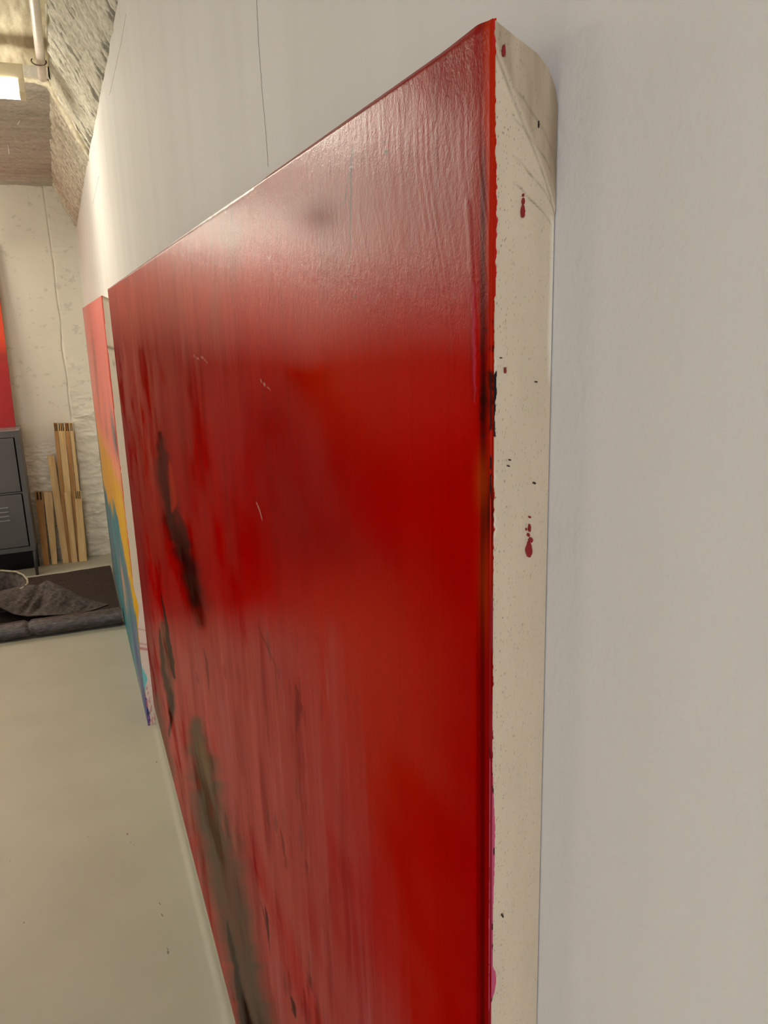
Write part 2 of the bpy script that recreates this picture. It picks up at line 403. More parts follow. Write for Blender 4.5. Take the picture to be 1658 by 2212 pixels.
# ------------------------------------------------------------------ the large red painting
XP, Y0, Y1, Z0, Z1 = 0.150, 0.2625, 2.492, 0.300, 1.629
def paint_red(P):
    """colour of the red canvas; strokes are laid out with the photo's pixels as canvas marks"""
    U, V = proj(P); Yc, Zc = P[:, 1], P[:, 2]
    U0, _ = proj(np.stack([np.full_like(Yc, XP), Yc, np.full_like(Yc, 1.25)], -1))     # one value per canvas column
    c = np.ones((len(P), 3)) * lin((178, 5, 0))
    st = fbm(U0 / 9.0, Zc * 4.5, 1, 4); st2 = fbm(U0 / 26.0, Zc * 3.0, 2, 3); cl = fbm(U0 / 120, Zc * 4.2, 3, 3)
    fine = fbm(U0 / 3.5, Zc * 14, 4, 3)
    def mix(col, m):
        nonlocal c
        m = np.clip(m, 0, 1)[:, None]; c = c * (1 - m) + lin(col) * m
    def blob(cx, cy, rx, ry, a=0.0, p=1.0):
        ca, sa = math.cos(a), math.sin(a); dx, dy = U - cx, V - cy
        return np.exp(-(((dx * ca + dy * sa) / rx) ** 2 + ((-dx * sa + dy * ca) / ry) ** 2) ** p)
    def line(pts, w, soft=0.5, wob=0.0):
        """mask of a tapering stroke: pts = (u, v, half width factor)"""
        best = np.full(len(P), 9.0)
        du = wob * (noise(V / 14, U * 0, 55) - 0.5) if wob else 0
        for (a, b, r0), (a2, b2, r1) in zip(pts[:-1], pts[1:]):
            ex, ey = a2 - a, b2 - b; L2 = ex * ex + ey * ey
            t = np.clip(((U + du - a) * ex + (V - b) * ey) / L2, 0, 1)
            d = np.hypot(U + du - a - t * ex, V - b - t * ey) / (w * (r0 + (r1 - r0) * t) + 1e-6)
            best = np.minimum(best, d)
        return sstep(1.0 + soft, 1.0 - soft, best)
    # broad areas
    mix((190, 40, 8), 0.85 * blob(760, 800, 170, 130) * (0.5 + cl))
    mix((190, 26, 4), 0.6 * blob(850, 860, 190, 150))
    mix((140, 14, 12), 0.7 * sstep(720, 420, V) * (0.5 + 0.8 * st2))
    mix((110, 20, 18), 0.55 * blob(690, 460, 70, 50) + 0.45 * blob(720, 560, 40, 70))  # darker red painted in for a gap in the reflected sheen
    mix((140, 0, 0), 0.6 * blob(640, 1060, 150, 150) + 0.6 * blob(760, 1180, 150, 70) + 0.4 * blob(590, 880, 90, 90))
    mix((196, 6, 0), 0.5 * blob(930, 900, 120, 140) + 0.45 * blob(880, 1150, 140, 80))
    mix((190, 40, 12), 0.85 * blob(760, 1440, 150, 170, 0.25) * (0.55 + 0.8 * cl))
    mix((184, 32, 6), 0.7 * blob(830, 1640, 120, 190) + 0.4 * blob(900, 2050, 90, 220))
    mix((176, 8, 2), 0.6 * sstep(930, 1010, U) * sstep(1050, 1300, V))
    # pinkish, streaky lower left and upper left
    pk = sstep(1290, 1420, V + 60 * (cl - 0.5)) * sstep(760 + 0.22 * (V - 1400), 560 + 0.22 * (V - 1400), U + 120 * (st2 - 0.5))
    mix((178, 76, 68), 0.92 * pk * (0.50 + 0.85 * st))
    mix((150, 30, 28), 0.75 * pk * sstep(0.50, 0.72, fbm(U0 / 20, Zc * 6, 12, 4)))
    mix((186, 92, 92), 0.5 * pk * sstep(0.55, 0.75, fbm(U0 / 14, Zc * 4, 13, 4)))
    mix((178, 62, 54), 0.5 * pk * sstep(0.45, 0.7, st2))
    pk2 = sstep(960, 1020, V - 0.0 * U) * 0
    ul = sstep(1010, 700, V + 50 * (cl - .5)) * sstep(600, 380, U)
    mix((160, 66, 50), 0.95 * ul * (0.2 + 1.0 * sstep(0.35, 0.7, st)))
    mix((112, 16, 12), 0.6 * ul * sstep(0.55, 0.75, fbm(U0 / 7, Zc * 5, 8, 3)))
    ul2 = sstep(1230, 820, V) * sstep(420, 300, U)
    mix((186, 88, 68), 0.95 * ul2 * sstep(0.48, 0.72, fbm(U0 / 6, Zc * 3.6, 9, 3)))
    mix((126, 44, 46), 0.7 * sstep(34, 6, U - (233 + (V - 623) * 0.107)))                # muted far edge
    mix((132, 20, 10), 0.5 * blob(340, 1150, 70, 130) * st)
    mix((166, 62, 48), 0.8 * blob(390, 690, 60, 50) * sstep(.4, .7, st))
    # olive grey veils near the top
    mix((120, 92, 70), 0.7 * blob(490, 505, 36, 34) + 0.5 * blob(505, 560, 16, 50))
    mix((110, 66, 50), 0.55 * blob(375, 650, 22, 60) + 0.45 * blob(460, 680, 12, 60))
    mix((150, 72, 60), 0.5 * blob(430, 560, 60, 50) + 0.4 * blob(320, 660, 40, 60))
    # black smoky stroke and its orange flick
    mix((34, 8, 6), 0.96 * line([(345, 935, .3), (350, 990, .9), (357, 1060, 1.0), (372, 1130, 1.15), (396, 1190, 1.3), (412, 1240, 1.25), (424, 1300, .8)], 14, 0.75, 7) * (0.88 + 0.3 * st))
    mix((44, 10, 8), 0.75 * line([(384, 1110, .3), (396, 1140, .9), (404, 1180, .8)], 9, 0.7))
    mix((64, 26, 16), 0.7 * line([(415, 1255, .9), (428, 1310, 1.1), (434, 1345, .6)], 18, 0.9))
    mix((196, 50, 16), 0.9 * line([(366, 1000, .3), (372, 1050, .9), (376, 1085, 1.0), (372, 1104, .4)], 7, 0.6))
    # dark split stroke lower down
    mix((110, 76, 56), 0.8 * line([(350, 1345, .4), (358, 1420, 1.0), (366, 1480, .9), (372, 1540, .6)], 11, 0.6, 4))
    mix((40, 16, 10), 0.95 * line([(349, 1285, .2), (358, 1335, .6), (364, 1385, 1.0), (372, 1430, 1.1), (378, 1465, .5)], 4.6, 0.4, 4))
    mix((48, 26, 18), 0.9 * line([(345, 1360, .3), (350, 1410, .8), (354, 1450, 1.0), (366, 1500, 1.4), (371, 1545, .9), (366, 1590, .4)], 5, 0.6, 5))
    mix((96, 78, 58), 0.7 * line([(336, 1500, .4), (352, 1600, 1.0), (372, 1680, .8)], 10, 0.8, 6) * (0.4 + st))
    # brown-grey river running down to the lower edge
    riv = line([(424, 1560, .35), (436, 1640, .75), (452, 1740, 1.0), (478, 1850, 1.15), (502, 1980, 1.05), (528, 2090, .95), (548, 2212, 1.15)], 34, 0.75, 16)
    mix((92, 74, 56), 1.0 * riv * (0.62 + 0.6 * st))
    mix((120, 92, 58), 0.7 * line([(428, 1590, .5), (440, 1640, 1), (452, 1690, .5)], 9, 0.8, 5))
    mix((76, 68, 56), 0.6 * riv * sstep(0.5, 0.7, st2))
    mix((38, 24, 18), 0.9 * line([(490, 1990, .3), (500, 2040, 1), (512, 2100, .9), (522, 2160, 1.6), (532, 2230, 3.2)], 5.5, 0.6, 6))
    mix((70, 44, 36), 0.6 * line([(486, 1755, .4), (489, 1780, 1), (494, 1810, .3)], 4, 0.5))
    # thin dark brush scratches
    for pts, w, a in (([(571, 1955, .2), (576, 1985, 1), (582, 2030, .3)], 3, .9), ([(562, 1945, .3), (578, 2010, .7), (584, 2060, .2)], 2.4, .6),
                      ([(630, 2155, .5), (634, 2180, 1.2), (638, 2198, .3)], 4, .95), ([(669, 2100, .3), (672, 2120, 1), (675, 2140, .3)], 4, .6),
                      ([(606, 1790, .3), (612, 1830, 1), (616, 1850, .2)], 3, .5), ([(640, 1480, .3), (644, 1530, 1), (641, 1580, .3)], 7, .45),
                      ([(440, 1400, .3), (448, 1440, .9), (452, 1490, .3)], 3.5, .5), ([(555, 1350, .3), (575, 1390, .8), (600, 1450, .3)], 3, .4)):
        mix((70, 10, 10), a * line(pts, w, 0.6, 3))
    for k in range(70):
        u_, v_ = random.uniform(420, 760), random.uniform(1350, 2200)
        if u_ < 340 + (v_ - 1400) * 0.24: continue
        ln = random.uniform(25, 80); lean = 0.22 * (760 - u_) / 400
        m = line([(u_, v_, .2), (u_ + lean * ln * .5, v_ + ln / 2, 1), (u_ + lean * ln, v_ + ln, .2)], random.uniform(1.5, 4.5), 0.7)
        mix(random.choice([(120, 20, 16), (186, 92, 80), (150, 34, 26), (104, 50, 40)]), random.uniform(.25, .55) * m)
    mix((46, 6, 6), 0.9 * line([(762, 318, .7), (759, 360, 1.2), (758, 430, .9), (757, 520, .6), (755, 590, .2)], 1.9, 0.5, 2))
    mix((60, 10, 8), 0.75 * line([(757, 355, .5), (750, 405, .8), (746, 432, 1), (739, 446, .4)], 1.7, 0.5))
    mix((54, 6, 16), 0.95 * (blob(834, 328, 4, 5, 0.5, 2) + blob(831, 307, 2, 3, 0, 2) + blob(768, 641, 2.4, 3, 0, 2) + blob(456, 527, 2, 9, 0, 2) + blob(530, 380, 1.5, 2, 0, 2)))
    mix((40, 10, 8), 0.8 * (line([(380, 545, .5), (379, 590, .8), (376, 612, .3)], 1.4, 0.5) + line([(500, 440, .5), (501, 462, .8), (499, 505, .5)], 1.6, 0.5, 2)))
    # pale nicks
    for pts in ([(370, 541, .6), (376, 546, 1), (380, 551, .4)], [(487, 456, 1), (488, 462, .6)], [(578, 553, .4), (581, 560, 1), (586, 552, .5)],
                [(418, 768, .4), (428, 774, .8), (438, 772, .5), (447, 783, .5)], [(563, 822, .4), (572, 832, .8), (584, 842, .3)], [(553, 1084, .4), (560, 1100, .6), (566, 1122, .3)]):
        mix((216, 176, 160), 0.75 * line(pts, 1.5, 0.5))
    # bare white along the top edge, with black crumbs
    te = 623 + (U - 233) * -0.7435
    wt = sstep(7, 3, (Z1 - Zc) * 1690 / np.maximum(Yc, .3) * 0.9 + 4 * (noise(U / 5, V / 5, 90) - 0.5)) * sstep(405, 450, U) * sstep(585, 555, U)
    mix((246, 240, 228), 0.97 * wt)
    # the near edge: brighter red wrap, dark seam, orange and brown crumbs
    de = (Yc - Y0) / 0.0115
    band = sstep(1.0, 0.55, de + 0.25 * (noise(Zc * 90, Zc * 0, 14) - 0.5))
    mix((146, 6, 4), 0.8 * band)
    mix((186, 42, 10), 0.85 * sstep(0.75, 0.3, de) * (sstep(420, 120, V) + 0.6 * sstep(330, 300, V)))
    mix((196, 44, 6), 0.9 * sstep(0.40, 0.22, de + 0.2 * (noise(Zc * 60, Zc * 0, 15) - 0.5)) * sstep(1500, 200, V))
    mix((92, 8, 6), 0.85 * sstep(0.20, 0.0, np.abs(de - 0.52 - 0.1 * (noise(Zc * 12, Zc * 0, 16) - 0.5)) - 0.05) * sstep(250, 420, V))
    mix((60, 14, 6), 0.75 * band * sstep(0.5, 0.72, fbm(Zc * 300, de * 3, 18, 3)) * sstep(620, 720, V) * sstep(1000, 880, V))
    mix((40, 12, 8), 0.8 * blob(1045, 860, 13, 60) * band + 0.85 * blob(1056, 1110, 11, 70) * band)
    mix((176, 64, 14), 0.75 * blob(1040, 1040, 14, 60) * (0.4 + fine) + 0.5 * blob(1046, 1260, 14, 110) * (.3 + fine))
    mix((206, 70, 96), 0.75 * line([(1024, 610, .3), (1023, 700, .9), (1025, 800, .7), (1026, 870, .2)], 4.5, 0.7, 3))
    mix((150, 14, 20), 0.45 * line([(1010, 430, .8), (1013, 520, 1), (1018, 650, .8), (1022, 860, .6)], 8, 0.6, 3))
    mix((110, 0, 0), 0.55 * sstep(0.9, 0.5, np.abs(de - 0.75) * 2.2) * sstep(1200, 1500, V))
    mix((170, 60, 80), 0.5 * sstep(0.10, 0.02, de) * sstep(1120, 1200, V) * sstep(.35, .6, noise(Zc * 70, Zc * 0, 19)) * 1.0)
    # brush texture over everything
    lf = sstep(760, 380, U) * 0.75 + 0.25
    g = 1.0 + lf * (0.60 * (st - .5) + 0.22 * (fine - .5)) + 0.14 * (cl - .5)
    mix((140, 36, 26), 0.40 * sstep(520, 380, U) * sstep(1300, 900, V) * (0.4 + cl))
    g = 0.88 * g * (1 - 0.10 * sstep(460, 300, U))
    return c * g[:, None]
def gloss_red(P):
    """gloss mask shaped to the reflected sheen: strong up top, faded out below"""
    U, V = proj(P)
    n = fbm(P[:, 1] * 6, P[:, 2] * 9, 141, 3)
    g = 0.02 * sstep(.3, .6, n) + 0.93 * sstep(800, 560, V + 60 * (n - .5)) * sstep(300, 520, U) * (1 - 0.45 * sstep(660, 860, U))
    g = g + 0.22 * sstep(760, 600, V) * sstep(520, 300, U)
    g = g * (1 - 0.75 * np.exp(-((U - 975) / 110) ** 2 - ((V - 170) / 120) ** 2))
    g = g * (1 - 0.80 * np.exp(-((U - 690) / 60) ** 2 - ((V - 470) / 45) ** 2))  # dulled where the canvas on the cabinet would be reflected
    g = g * (1 - 0.7 * sstep(1012, 1030, U))
    return np.clip(g, 0.0, 1.0)
def relief_red(P):
    """impasto: ridges left by the brush, a thick drip by the near edge (metres)"""
    U, V = proj(P); Yc, Zc = P[:, 1], P[:, 2]
    U0, _ = proj(np.stack([np.full_like(Yc, XP), Yc, np.full_like(Yc, 1.45)], -1))
    s = np.clip(Yc / 0.3, .5, 3.0)
    bend = 46 * sstep(330, 760, V) ** 0.8
    a = U0 - bend
    r = noise(a / 11, Zc * 6, 101) * 0.6 + noise(a / 4.6, Zc * 9, 102) * 0.4
    m = sstep(690, 840, U) * sstep(150, 330, V) * sstep(900, 560, V)
    h = 0.00024 * m * (np.abs(r - 0.5) * 2)
    h += 0.00009 * (fbm(Yc * 260, Zc * 60, 104, 3)) * s
    h += 0.00016 * (fbm(Yc * 60, Zc * 60, 103, 3)) * s * sstep(900, 500, V)
    dx = np.abs(U - (1011 + (V - 430) * 0.045)) / 7.5
    h += 0.00042 * np.clip(1 - dx * dx, 0, 1) ** 0.7 * sstep(428, 440, V) * sstep(1000, 650, V)
    h -= 0.0012 * sstep(0.0018, 0.0, Yc - Y0) ** 1.5                     # rounded near edge
    return h
def face_block(ya, yb, za, zb, ny, nz):
    t = np.linspace(0, 1, ny); ysn = 1.0 / (1 / (ya + .12) + t * (1 / (yb + .12) - 1 / (ya + .12))) - .12
    zsn = np.linspace(za, zb, nz)
    Yg, Zg = np.meshgrid(ysn, zsn, indexing='ij')
    return np.stack([np.full_like(Yg, XP), Yg, Zg], -1)
blocks = [face_block(Y0, 0.62, 1.02, Z1, 340, 760), face_block(Y0, 0.62, Z0, 1.02, 160, 420), face_block(0.62, Y1, Z0, Z1, 300, 620)]
red = thing('red_painting', 'large unframed red abstract canvas filling the foreground, seen along its near edge', 'painting', (XW, (Y0 + Y1) / 2, Z0))
parts, cols, glo = [], [], []
for B in blocks:
    v, q = grid_arrays(B); cols.append(paint_red(v)); glo.append(gloss_red(v)); h = relief_red(v)
    v = v.copy(); v[:, 0] -= h
    top = sstep(0.0035, 0.0, Z1 - v[:, 2]); v[:, 0] += 0.0022 * top ** 2 * sstep(-0.02, 0.05, v[:, 1] - Y0)      # canvas rolls over the top
    near = sstep(0.014, 0.0, v[:, 1] - Y0) * sstep(0.010, 0.0, Z1 - v[:, 2]); v[:, 2] -= 0.0016 * near
    parts.append((v, q))
quads('painted_front', parts, M_art, red, colors=np.concatenate(cols), alpha=np.concatenate(glo))
# the near side: bare primed canvas turned over the stretcher, folded at the top corner
t = np.linspace(0, 1, 130); zn = np.concatenate([np.linspace(Z0, 1.0, 60), np.linspace(1.0, Z1, 900)[1:]])
T, Zs = np.meshgrid(t, zn, indexing='ij')
Xs = XP + (XW - 0.0005 - XP) * T
crn = np.interp(T, [0, .1, .35, .65, .8, .9, .96, 1], [.0017, .0034, .0076, .0117, .0150, .0190, .0225, .027])
Zf = Zs - crn * sstep(Z1 - 0.10, Z1, Zs)
fold = Zs - (Z1 - 0.006 - 0.044 * T)                     # the diagonal fold
bulge = 0.0006 * sstep(-0.004, 0.002, fold) + 0.0004 * np.sin(math.pi * T)
Ys = Y0 + 0.0008 - 0.0010 * np.sin(math.pi * np.clip(T, 0, 1)) - bulge
Ps = np.stack([Xs, Ys, Zf], -1)
U, V = proj(Ps)
c = np.ones(T.shape + (3,)) * lin((222, 205, 178))
def smix(col, m):
    global c
    m = np.clip(m, 0, 1)[..., None]; c = c * (1 - m) + lin(col) * m
smix((206, 192, 166), 0.8 * fbm(T * 4, Zs * 30, 201, 4))
dirt = sstep(0.002, -0.004, -fold) * sstep(-0.012, 0.010, fold + 0.012 * fbm(T * 5, Zs * 120, 202))
smix((150, 132, 106), 0.62 * dirt * (0.4 + 0.9 * fbm(T * 9, Zs * 40, 203)))
smix((96, 82, 66), 0.55 * np.exp(-((fold + 0.0015) / 0.0011) ** 2) * (0.3 + fbm(T * 10, Zs * 100, 204)))
smix((130, 112, 88), 0.75 * sstep(0.80, 1.0, T) * sstep(Z1 - 0.050, Z1 - 0.025, Zs))
for off, w in ((0.0265, .0006), (0.040, .0006), (0.050, .0005), (0.0165, .0006)):
    l = np.abs(Zs - (Z1 - off - 0.016 * (T - 0.3)) + 0.0012 * (noise(T * 9, Zs * 0, 210) - .5)) / w
    smix((128, 112, 90), 0.6 * np.exp(-l * l) * sstep(0.25, 0.45, T) * (0.3 + noise(T * 14, Zs * 300, 211)))
sp = fbm(T * 60, Zs * 1900, 205, 2)
smix((110, 94, 72), 0.7 * sstep(0.76, 0.84, sp) * (0.5 + 0.5 * sstep(0.5, 0.1, T)))
smix((240, 234, 218), 0.75 * sstep(0.90, 0.97, T + .06 * (fbm(T * 3, Zs * 90, 206) - .5)) * sstep(1.575, 1.57, Zs) * sstep(1.50, 1.51, Zs))
# red paint that runs over the edge, ragged
rag = 0.050 + 0.055 * (fbm(Zs * 55, T * 0, 207, 4) - 0.5) + 0.030 * (noise(Zs * 520, T * 0, 208) - 0.5) + 0.03 * sstep(260, 500, V) * sstep(700, 500, V)
e = rag - T
smix((238, 232, 216), 0.55 * sstep(-0.05, -0.01, e) * sstep(.45, .6, noise(Zs * 200, T * 20, 220)) * sstep(700, 800, V) * sstep(1300, 1200, V))
red_c = np.ones_like(c) * lin((186, 22, 6)); k1 = sstep(1150, 1350, V)[..., None]
red_c = red_c * (1 - k1) + lin((140, 6, 8)) * k1
mg = (sstep(1640, 1700, V) * sstep(0.02, 0.0, rag - 0.022 - T))[..., None]
c = np.where((e > 0)[..., None], red_c, c)
rag2 = 0.095 + 0.09 * (fbm(Zs * 42, T * 0, 231, 4) - 0.5) + 0.05 * sstep(0.0, 18, V - 2085) * sstep(70, 30, V - 2085) * 1.0
rag2 = rag2 * sstep(1600, 1690, V) * sstep(2195, 2140, V)
c = np.where(((T < rag2) & (T > rag * 0.25))[..., None], lin((196, 84, 118)), c)
c = np.where(((T < rag2) & (np.abs(T - rag2) < .02) & (noise(Zs * 300, T * 0, 233) > .7))[..., None], lin((60, 10, 20)), c)
blk = 0.085 + 0.06 * (fbm(Zs * 160, T * 0, 234, 3) - .5)
blm = (T < blk) & (((V > 800) & (V < 945)) | ((V > 985) & (V < 1090) & (T < 0.03))) & (noise(Zs * 260, T * 30, 235) > 0.28)
c = np.where(blm[..., None], lin((22, 20, 24)), c)
side = quads('canvas_side', [grid_arrays(Ps)], M_canv, red, colors=c.reshape(-1, 3)); side['label'] = 'bare beige canvas side with red splashes'
# top, far and lower sides, wooden stretcher behind
box('stretcher', (XP + 0.0032, Y0 + 0.004, Z0 + 0.002), (XW - 0.0006, Y1 - 0.002, Z1 - 0.026), M_wood2, red)
mesh('top_side', [(XP + .003, Y0 + .006, Z1 - .004), (XW - .001, Y0 + .002, Z1 - .028), (XW - .001, Y1, Z1 - .012), (XP + .003, Y1, Z1 - .0005)], [(0, 1, 2, 3)], M_back, red)
mesh('bottom_side', [(XP, Y0 + .002, Z0), (XW - .001, Y0 + .002, Z0), (XW - .001, Y1, Z0), (XP, Y1, Z0)], [(0, 3, 2, 1)], M_back, red)
mesh('far_side', [(XP, Y1, Z0), (XW - .001, Y1, Z0), (XW - .001, Y1, Z1 - .012), (XP, Y1, Z1)], [(0, 1, 2, 3)], M_back, red)
# splashes of red paint on the bare side
def splash(px, py, w, l, m, seed):
    rnd = random.Random(seed); yv = Y0 - 0.0016
    V, n = [], 22
    for kk in range(n):
        a = 2 * math.pi * kk / n
        w_ = w * (0.85 + 0.3 * rnd.random()); ll = l * (0.94 + .12 * rnd.random())
        dy = math.sin(a); V.append((px + w_ * math.cos(a) * (1.0 - 0.35 * max(0, -dy)), py + ll * dy))
    F_ = [at(u, v, 1, yv) for u, v in V]; B_ = [p + np.array([0, 0.0012, 0]) for p in F_]
    n = len(F_); fc = [tuple(range(n))] + [(i, n + i, n + (i + 1) % n, (i + 1) % n) for i in range(n)]
    mesh('paint_splash', F_ + B_, fc, m, red)
for args in ((1089, 108, 2.8, 13, M_spl, 1), (1130, 456, 3.8, 14, M_spl, 2), (1131, 434, 2.4, 7, M_spl, 3), (1131, 421, 1.4, 3.5, M_spl, 4),
             (1143, 1188, 6.2, 17, M_spl, 5), (1147, 1167, 4.0, 5.5, M_spl, 6), (1142, 1156, 2.2, 4, M_spl, 7), (1144.5, 1141, 2.0, 8.5, M_spl, 8), (1137.5, 1144, 1.0, 3, M_spl, 9),
             (1145, 1117.5, 1.9, 2.2, M_spl, 10), (1092, 800, 1.4, 6.5, M_spl, 11), (1155, 1044, 2.2, 2.4, M_black, 12), (1164, 268, 1.0, 8, M_black, 13), (1086, 1980, 1.6, 3, M_black, 14),
             (1099, 1007, 2, 1.6, M_black, 15), (1102, 994, 1.4, 1.6, M_black, 16), (1159, 825, 1.8, 1.6, M_black, 17), (1083, 773, 1.6, 1.4, M_black, 18)):
    splash(*args)
adopt(red)

# ------------------------------------------------------------------ the second, many-coloured painting
A2, B2, ZT2 = 2.838, 4.99, 1.622
xb, xt = 0.1462, 0.1500                       # leans back very slightly
def paint_two(P):
    U, V = proj(P); Yc, Zc = P[:, 1], P[:, 2]
    t = (Yc - A2) / (B2 - A2)                 # 0 near .. 1 far
    st = fbm(t * 26, Zc * 3.2, 301, 4); s2 = fbm(t * 9, Zc * 5, 302, 4)
    c = np.ones((len(P), 3)) * lin((226, 132, 118))
    def mix(col, m):
        nonlocal c
        m = np.clip(m, 0, 1)[:, None]; c = c * (1 - m) + lin(col) * m
    def blob(t0, z0, rt, rz, p=1.0): return np.exp(-(((t - t0) / rt) ** 2 + ((Zc - z0) / rz) ** 2) ** p)
    w = 0.10 * (s2 - .5)
    mix((214, 112, 110), 0.7 * sstep(1.25, 1.5, Zc) * st * 1.4)
    mix((208, 150, 138), 0.7 * sstep(0.55, 0.9, t) * sstep(1.0, 1.3, Zc))
    mix((150, 110, 104), 0.75 * blob(.55, 1.38, .07, .13) + 0.6 * blob(.62, 1.2, .05, .12) + .55 * blob(.34, 1.16, .05, .10) * sstep(.4, .6, st) + .6 * blob(.38, 1.02, .05, .10))
    mix((232, 152, 112), sstep(1.08, 0.98, Zc + w) * 0.9)
    mix((216, 160, 60), sstep(0.99, 0.90, Zc + w) * 0.95)
    mix((224, 176, 30), sstep(0.42, 0.15, t) * sstep(0.95, 0.85, Zc) * 0.8)
    mix((222, 172, 96), sstep(0.55, 0.8, t) * sstep(0.95, 0.9, Zc) * 0.6)
    zt = 0.60 + 0.16 * blob(.38, .66, .12, .4) - 0.12 * sstep(0.30, 0.05, t) + 0.22 * (st - .5)
    bl = sstep(zt + 0.02, zt - 0.03, Zc)
    mix((70, 126, 136), bl)
    mix((96, 150, 158), 0.7 * bl * sstep(.45, .65, st)); mix((130, 120, 140), 0.7 * bl * sstep(.5, .7, s2))
    mix((206, 156, 128), 0.85 * (blob(.40, .37, .09, .08) + .7 * blob(.42, .25, .06, .07) + .7 * blob(.16, .1, .05, .10)) * (0.3 + st))
    mix((28, 58, 132), 0.9 * (blob(.17, .20, .07, .13) + blob(.08, .03, .06, .12) + .6 * blob(.03, -.1, .05, .2)))
    mix((120, 96, 150), 0.6 * blob(.45, .47, .05, .07) + 0.7 * sstep(.06, .02, t) * sstep(0.15, 0.0, Zc))
    mix((40, 130, 146), 0.7 * blob(.55, .02, .12, .10)); mix((140, 150, 150), 0.75 * sstep(-0.02, -0.2, Zc - 0.12) * sstep(.4, .7, s2))
    mix((112, 120, 124), 0.9 * sstep(.93, .97, t + .06 * (noise(Zc * 9, Zc * 0, 305) - .5)) * sstep(1.1, 1.0, Zc))
    mix((120, 124, 124), 0.95 * blob(.10, 1.135, .055, .085, 1.5)); mix((60, 58, 60), 0.9 * blob(.06, 1.115, .02, .05, 1.5))
    og = sstep(0.045, 0.02, t + 0.01 * (noise(Zc * 20, Zc * 0, 306) - .5))
    mix((200, 40, 16), og * sstep(0.98, 1.1, Zc)); mix((224, 82, 10), og * sstep(1.02, .95, Zc) * sstep(0.60, .7, Zc)); mix((244, 176, 8), og * sstep(.70, .58, Zc) * sstep(.28, .33, Zc))
    return c * (0.80 + 0.26 * st)[:, None]
tt = 1.0 / np.linspace(1 / A2, 1 / B2, 150); zz = np.linspace(0.0, ZT2, 620)
Yg, Zg = np.meshgrid(tt, zz, indexing='ij'); Xg = xb + (xt - xb) * Zg / ZT2
Yg = Yg + 0.09 * (1 - Zg / ZT2) * (B2 - Yg) / (B2 - A2)
P = np.stack([Xg, Yg, Zg], -1)
two = thing('colourful_painting', 'narrow-seen pink, yellow and blue abstract canvas standing behind the big red one', 'painting', (XW, (A2 + B2) / 2, 0))
v, q = grid_arrays(P); quads('painted_front', [(v, q)], M_art2, two, colors=paint_two(v))
t = np.linspace(0, 1, 26); T, Zs = np.meshgrid(t, np.linspace(0, ZT2, 560), indexing='ij')
X0 = xb + (xt - xb) * Zs / ZT2; x1 = XW - 0.001
Ps = np.stack([X0 + (x1 - X0) * T, A2 + 0.09 * (1 - Zs / ZT2), Zs - 0.012 * T * sstep(ZT2 - .1, ZT2, Zs)], -1)
c = np.ones(T.shape + (3,)) * lin((226, 212, 190)); k = sstep(0.75, 0.35, Zs)[..., None]; c = c * (1 - k) + lin((230, 212, 204)) * k
c = c * (0.94 + .1 * fbm(T * 3, Zs * 20, 311))[..., None]
smix((120, 100, 70), 0.75 * np.exp(-((Zs - 1.455 + .01 * T) / .006) ** 2) + .6 * np.exp(-((Zs - 1.40) / .010) ** 2) * sstep(.3, .5, T) * noise(T * 20, Zs * 90, 312) + .6 * sstep(ZT2 - .02, ZT2, Zs))
rg = 0.05 + 0.10 * (fbm(Zs * 14, T * 0, 313) - .5)
smix((206, 60, 20), (T < rg) & (Zs > 0.95)); smix((232, 96, 14), (T < rg * .8) & (Zs <= .95) & (Zs > .62)); smix((240, 180, 30), (T < rg * 0.8 + .35 * np.exp(-((Zs - .50) / .05) ** 2)) & (Zs <= .62) & (Zs > .28))
smix((96, 200, 206), 0.9 * sstep(.0, .25, 1 - T + .5 * (fbm(Zs * 25, T * 3, 314) - .5) - np.abs(Zs - .20) / .055 * .5 - .35))
smix((26, 50, 130), (T < .35 - np.abs(Zs - .03) / .16 * .4)); smix((90, 80, 160), (T < .16 + .15 * (noise(Zs * 20, T * 0, 318) - .5)) & (Zs < 0.02 + .1))
for z_, w_, a_ in ((.335, .006, .75), (.355, .004, .5), (-.0, .004, 0), (.415, .003, .5)):
    smix((176, 70, 84), a_ * np.exp(-((Zs - z_ + .012 * T) / w_) ** 2))
smix((206, 130, 136), 0.8 * sstep(.55, .68, fbm(T * 5, Zs * 46, 315)) * sstep(.02, -.0, np.abs(Zs - .0) - .16))
smix((60, 64, 100), .8 * np.exp(-((Zs - .055) / .008) ** 2) * sstep(.6, .3, T))
sd = quads('canvas_side', [grid_arrays(Ps)], M_canv, two, colors=c.reshape(-1, 3)); sd['label'] = 'pale canvas side with red, yellow and turquoise runs'
box('stretcher', (xt + 0.002, A2 + 0.095, 0.002), (XW - 0.002, B2 - 0.002, ZT2 - 0.016), M_wood2, two)
mesh('top_side', [(xt, A2, ZT2), (XW - .001, A2, ZT2 - .012), (XW - .001, B2, ZT2 - .012), (xt, B2, ZT2)], [(0, 1, 2, 3)], M_back, two)
adopt(two)

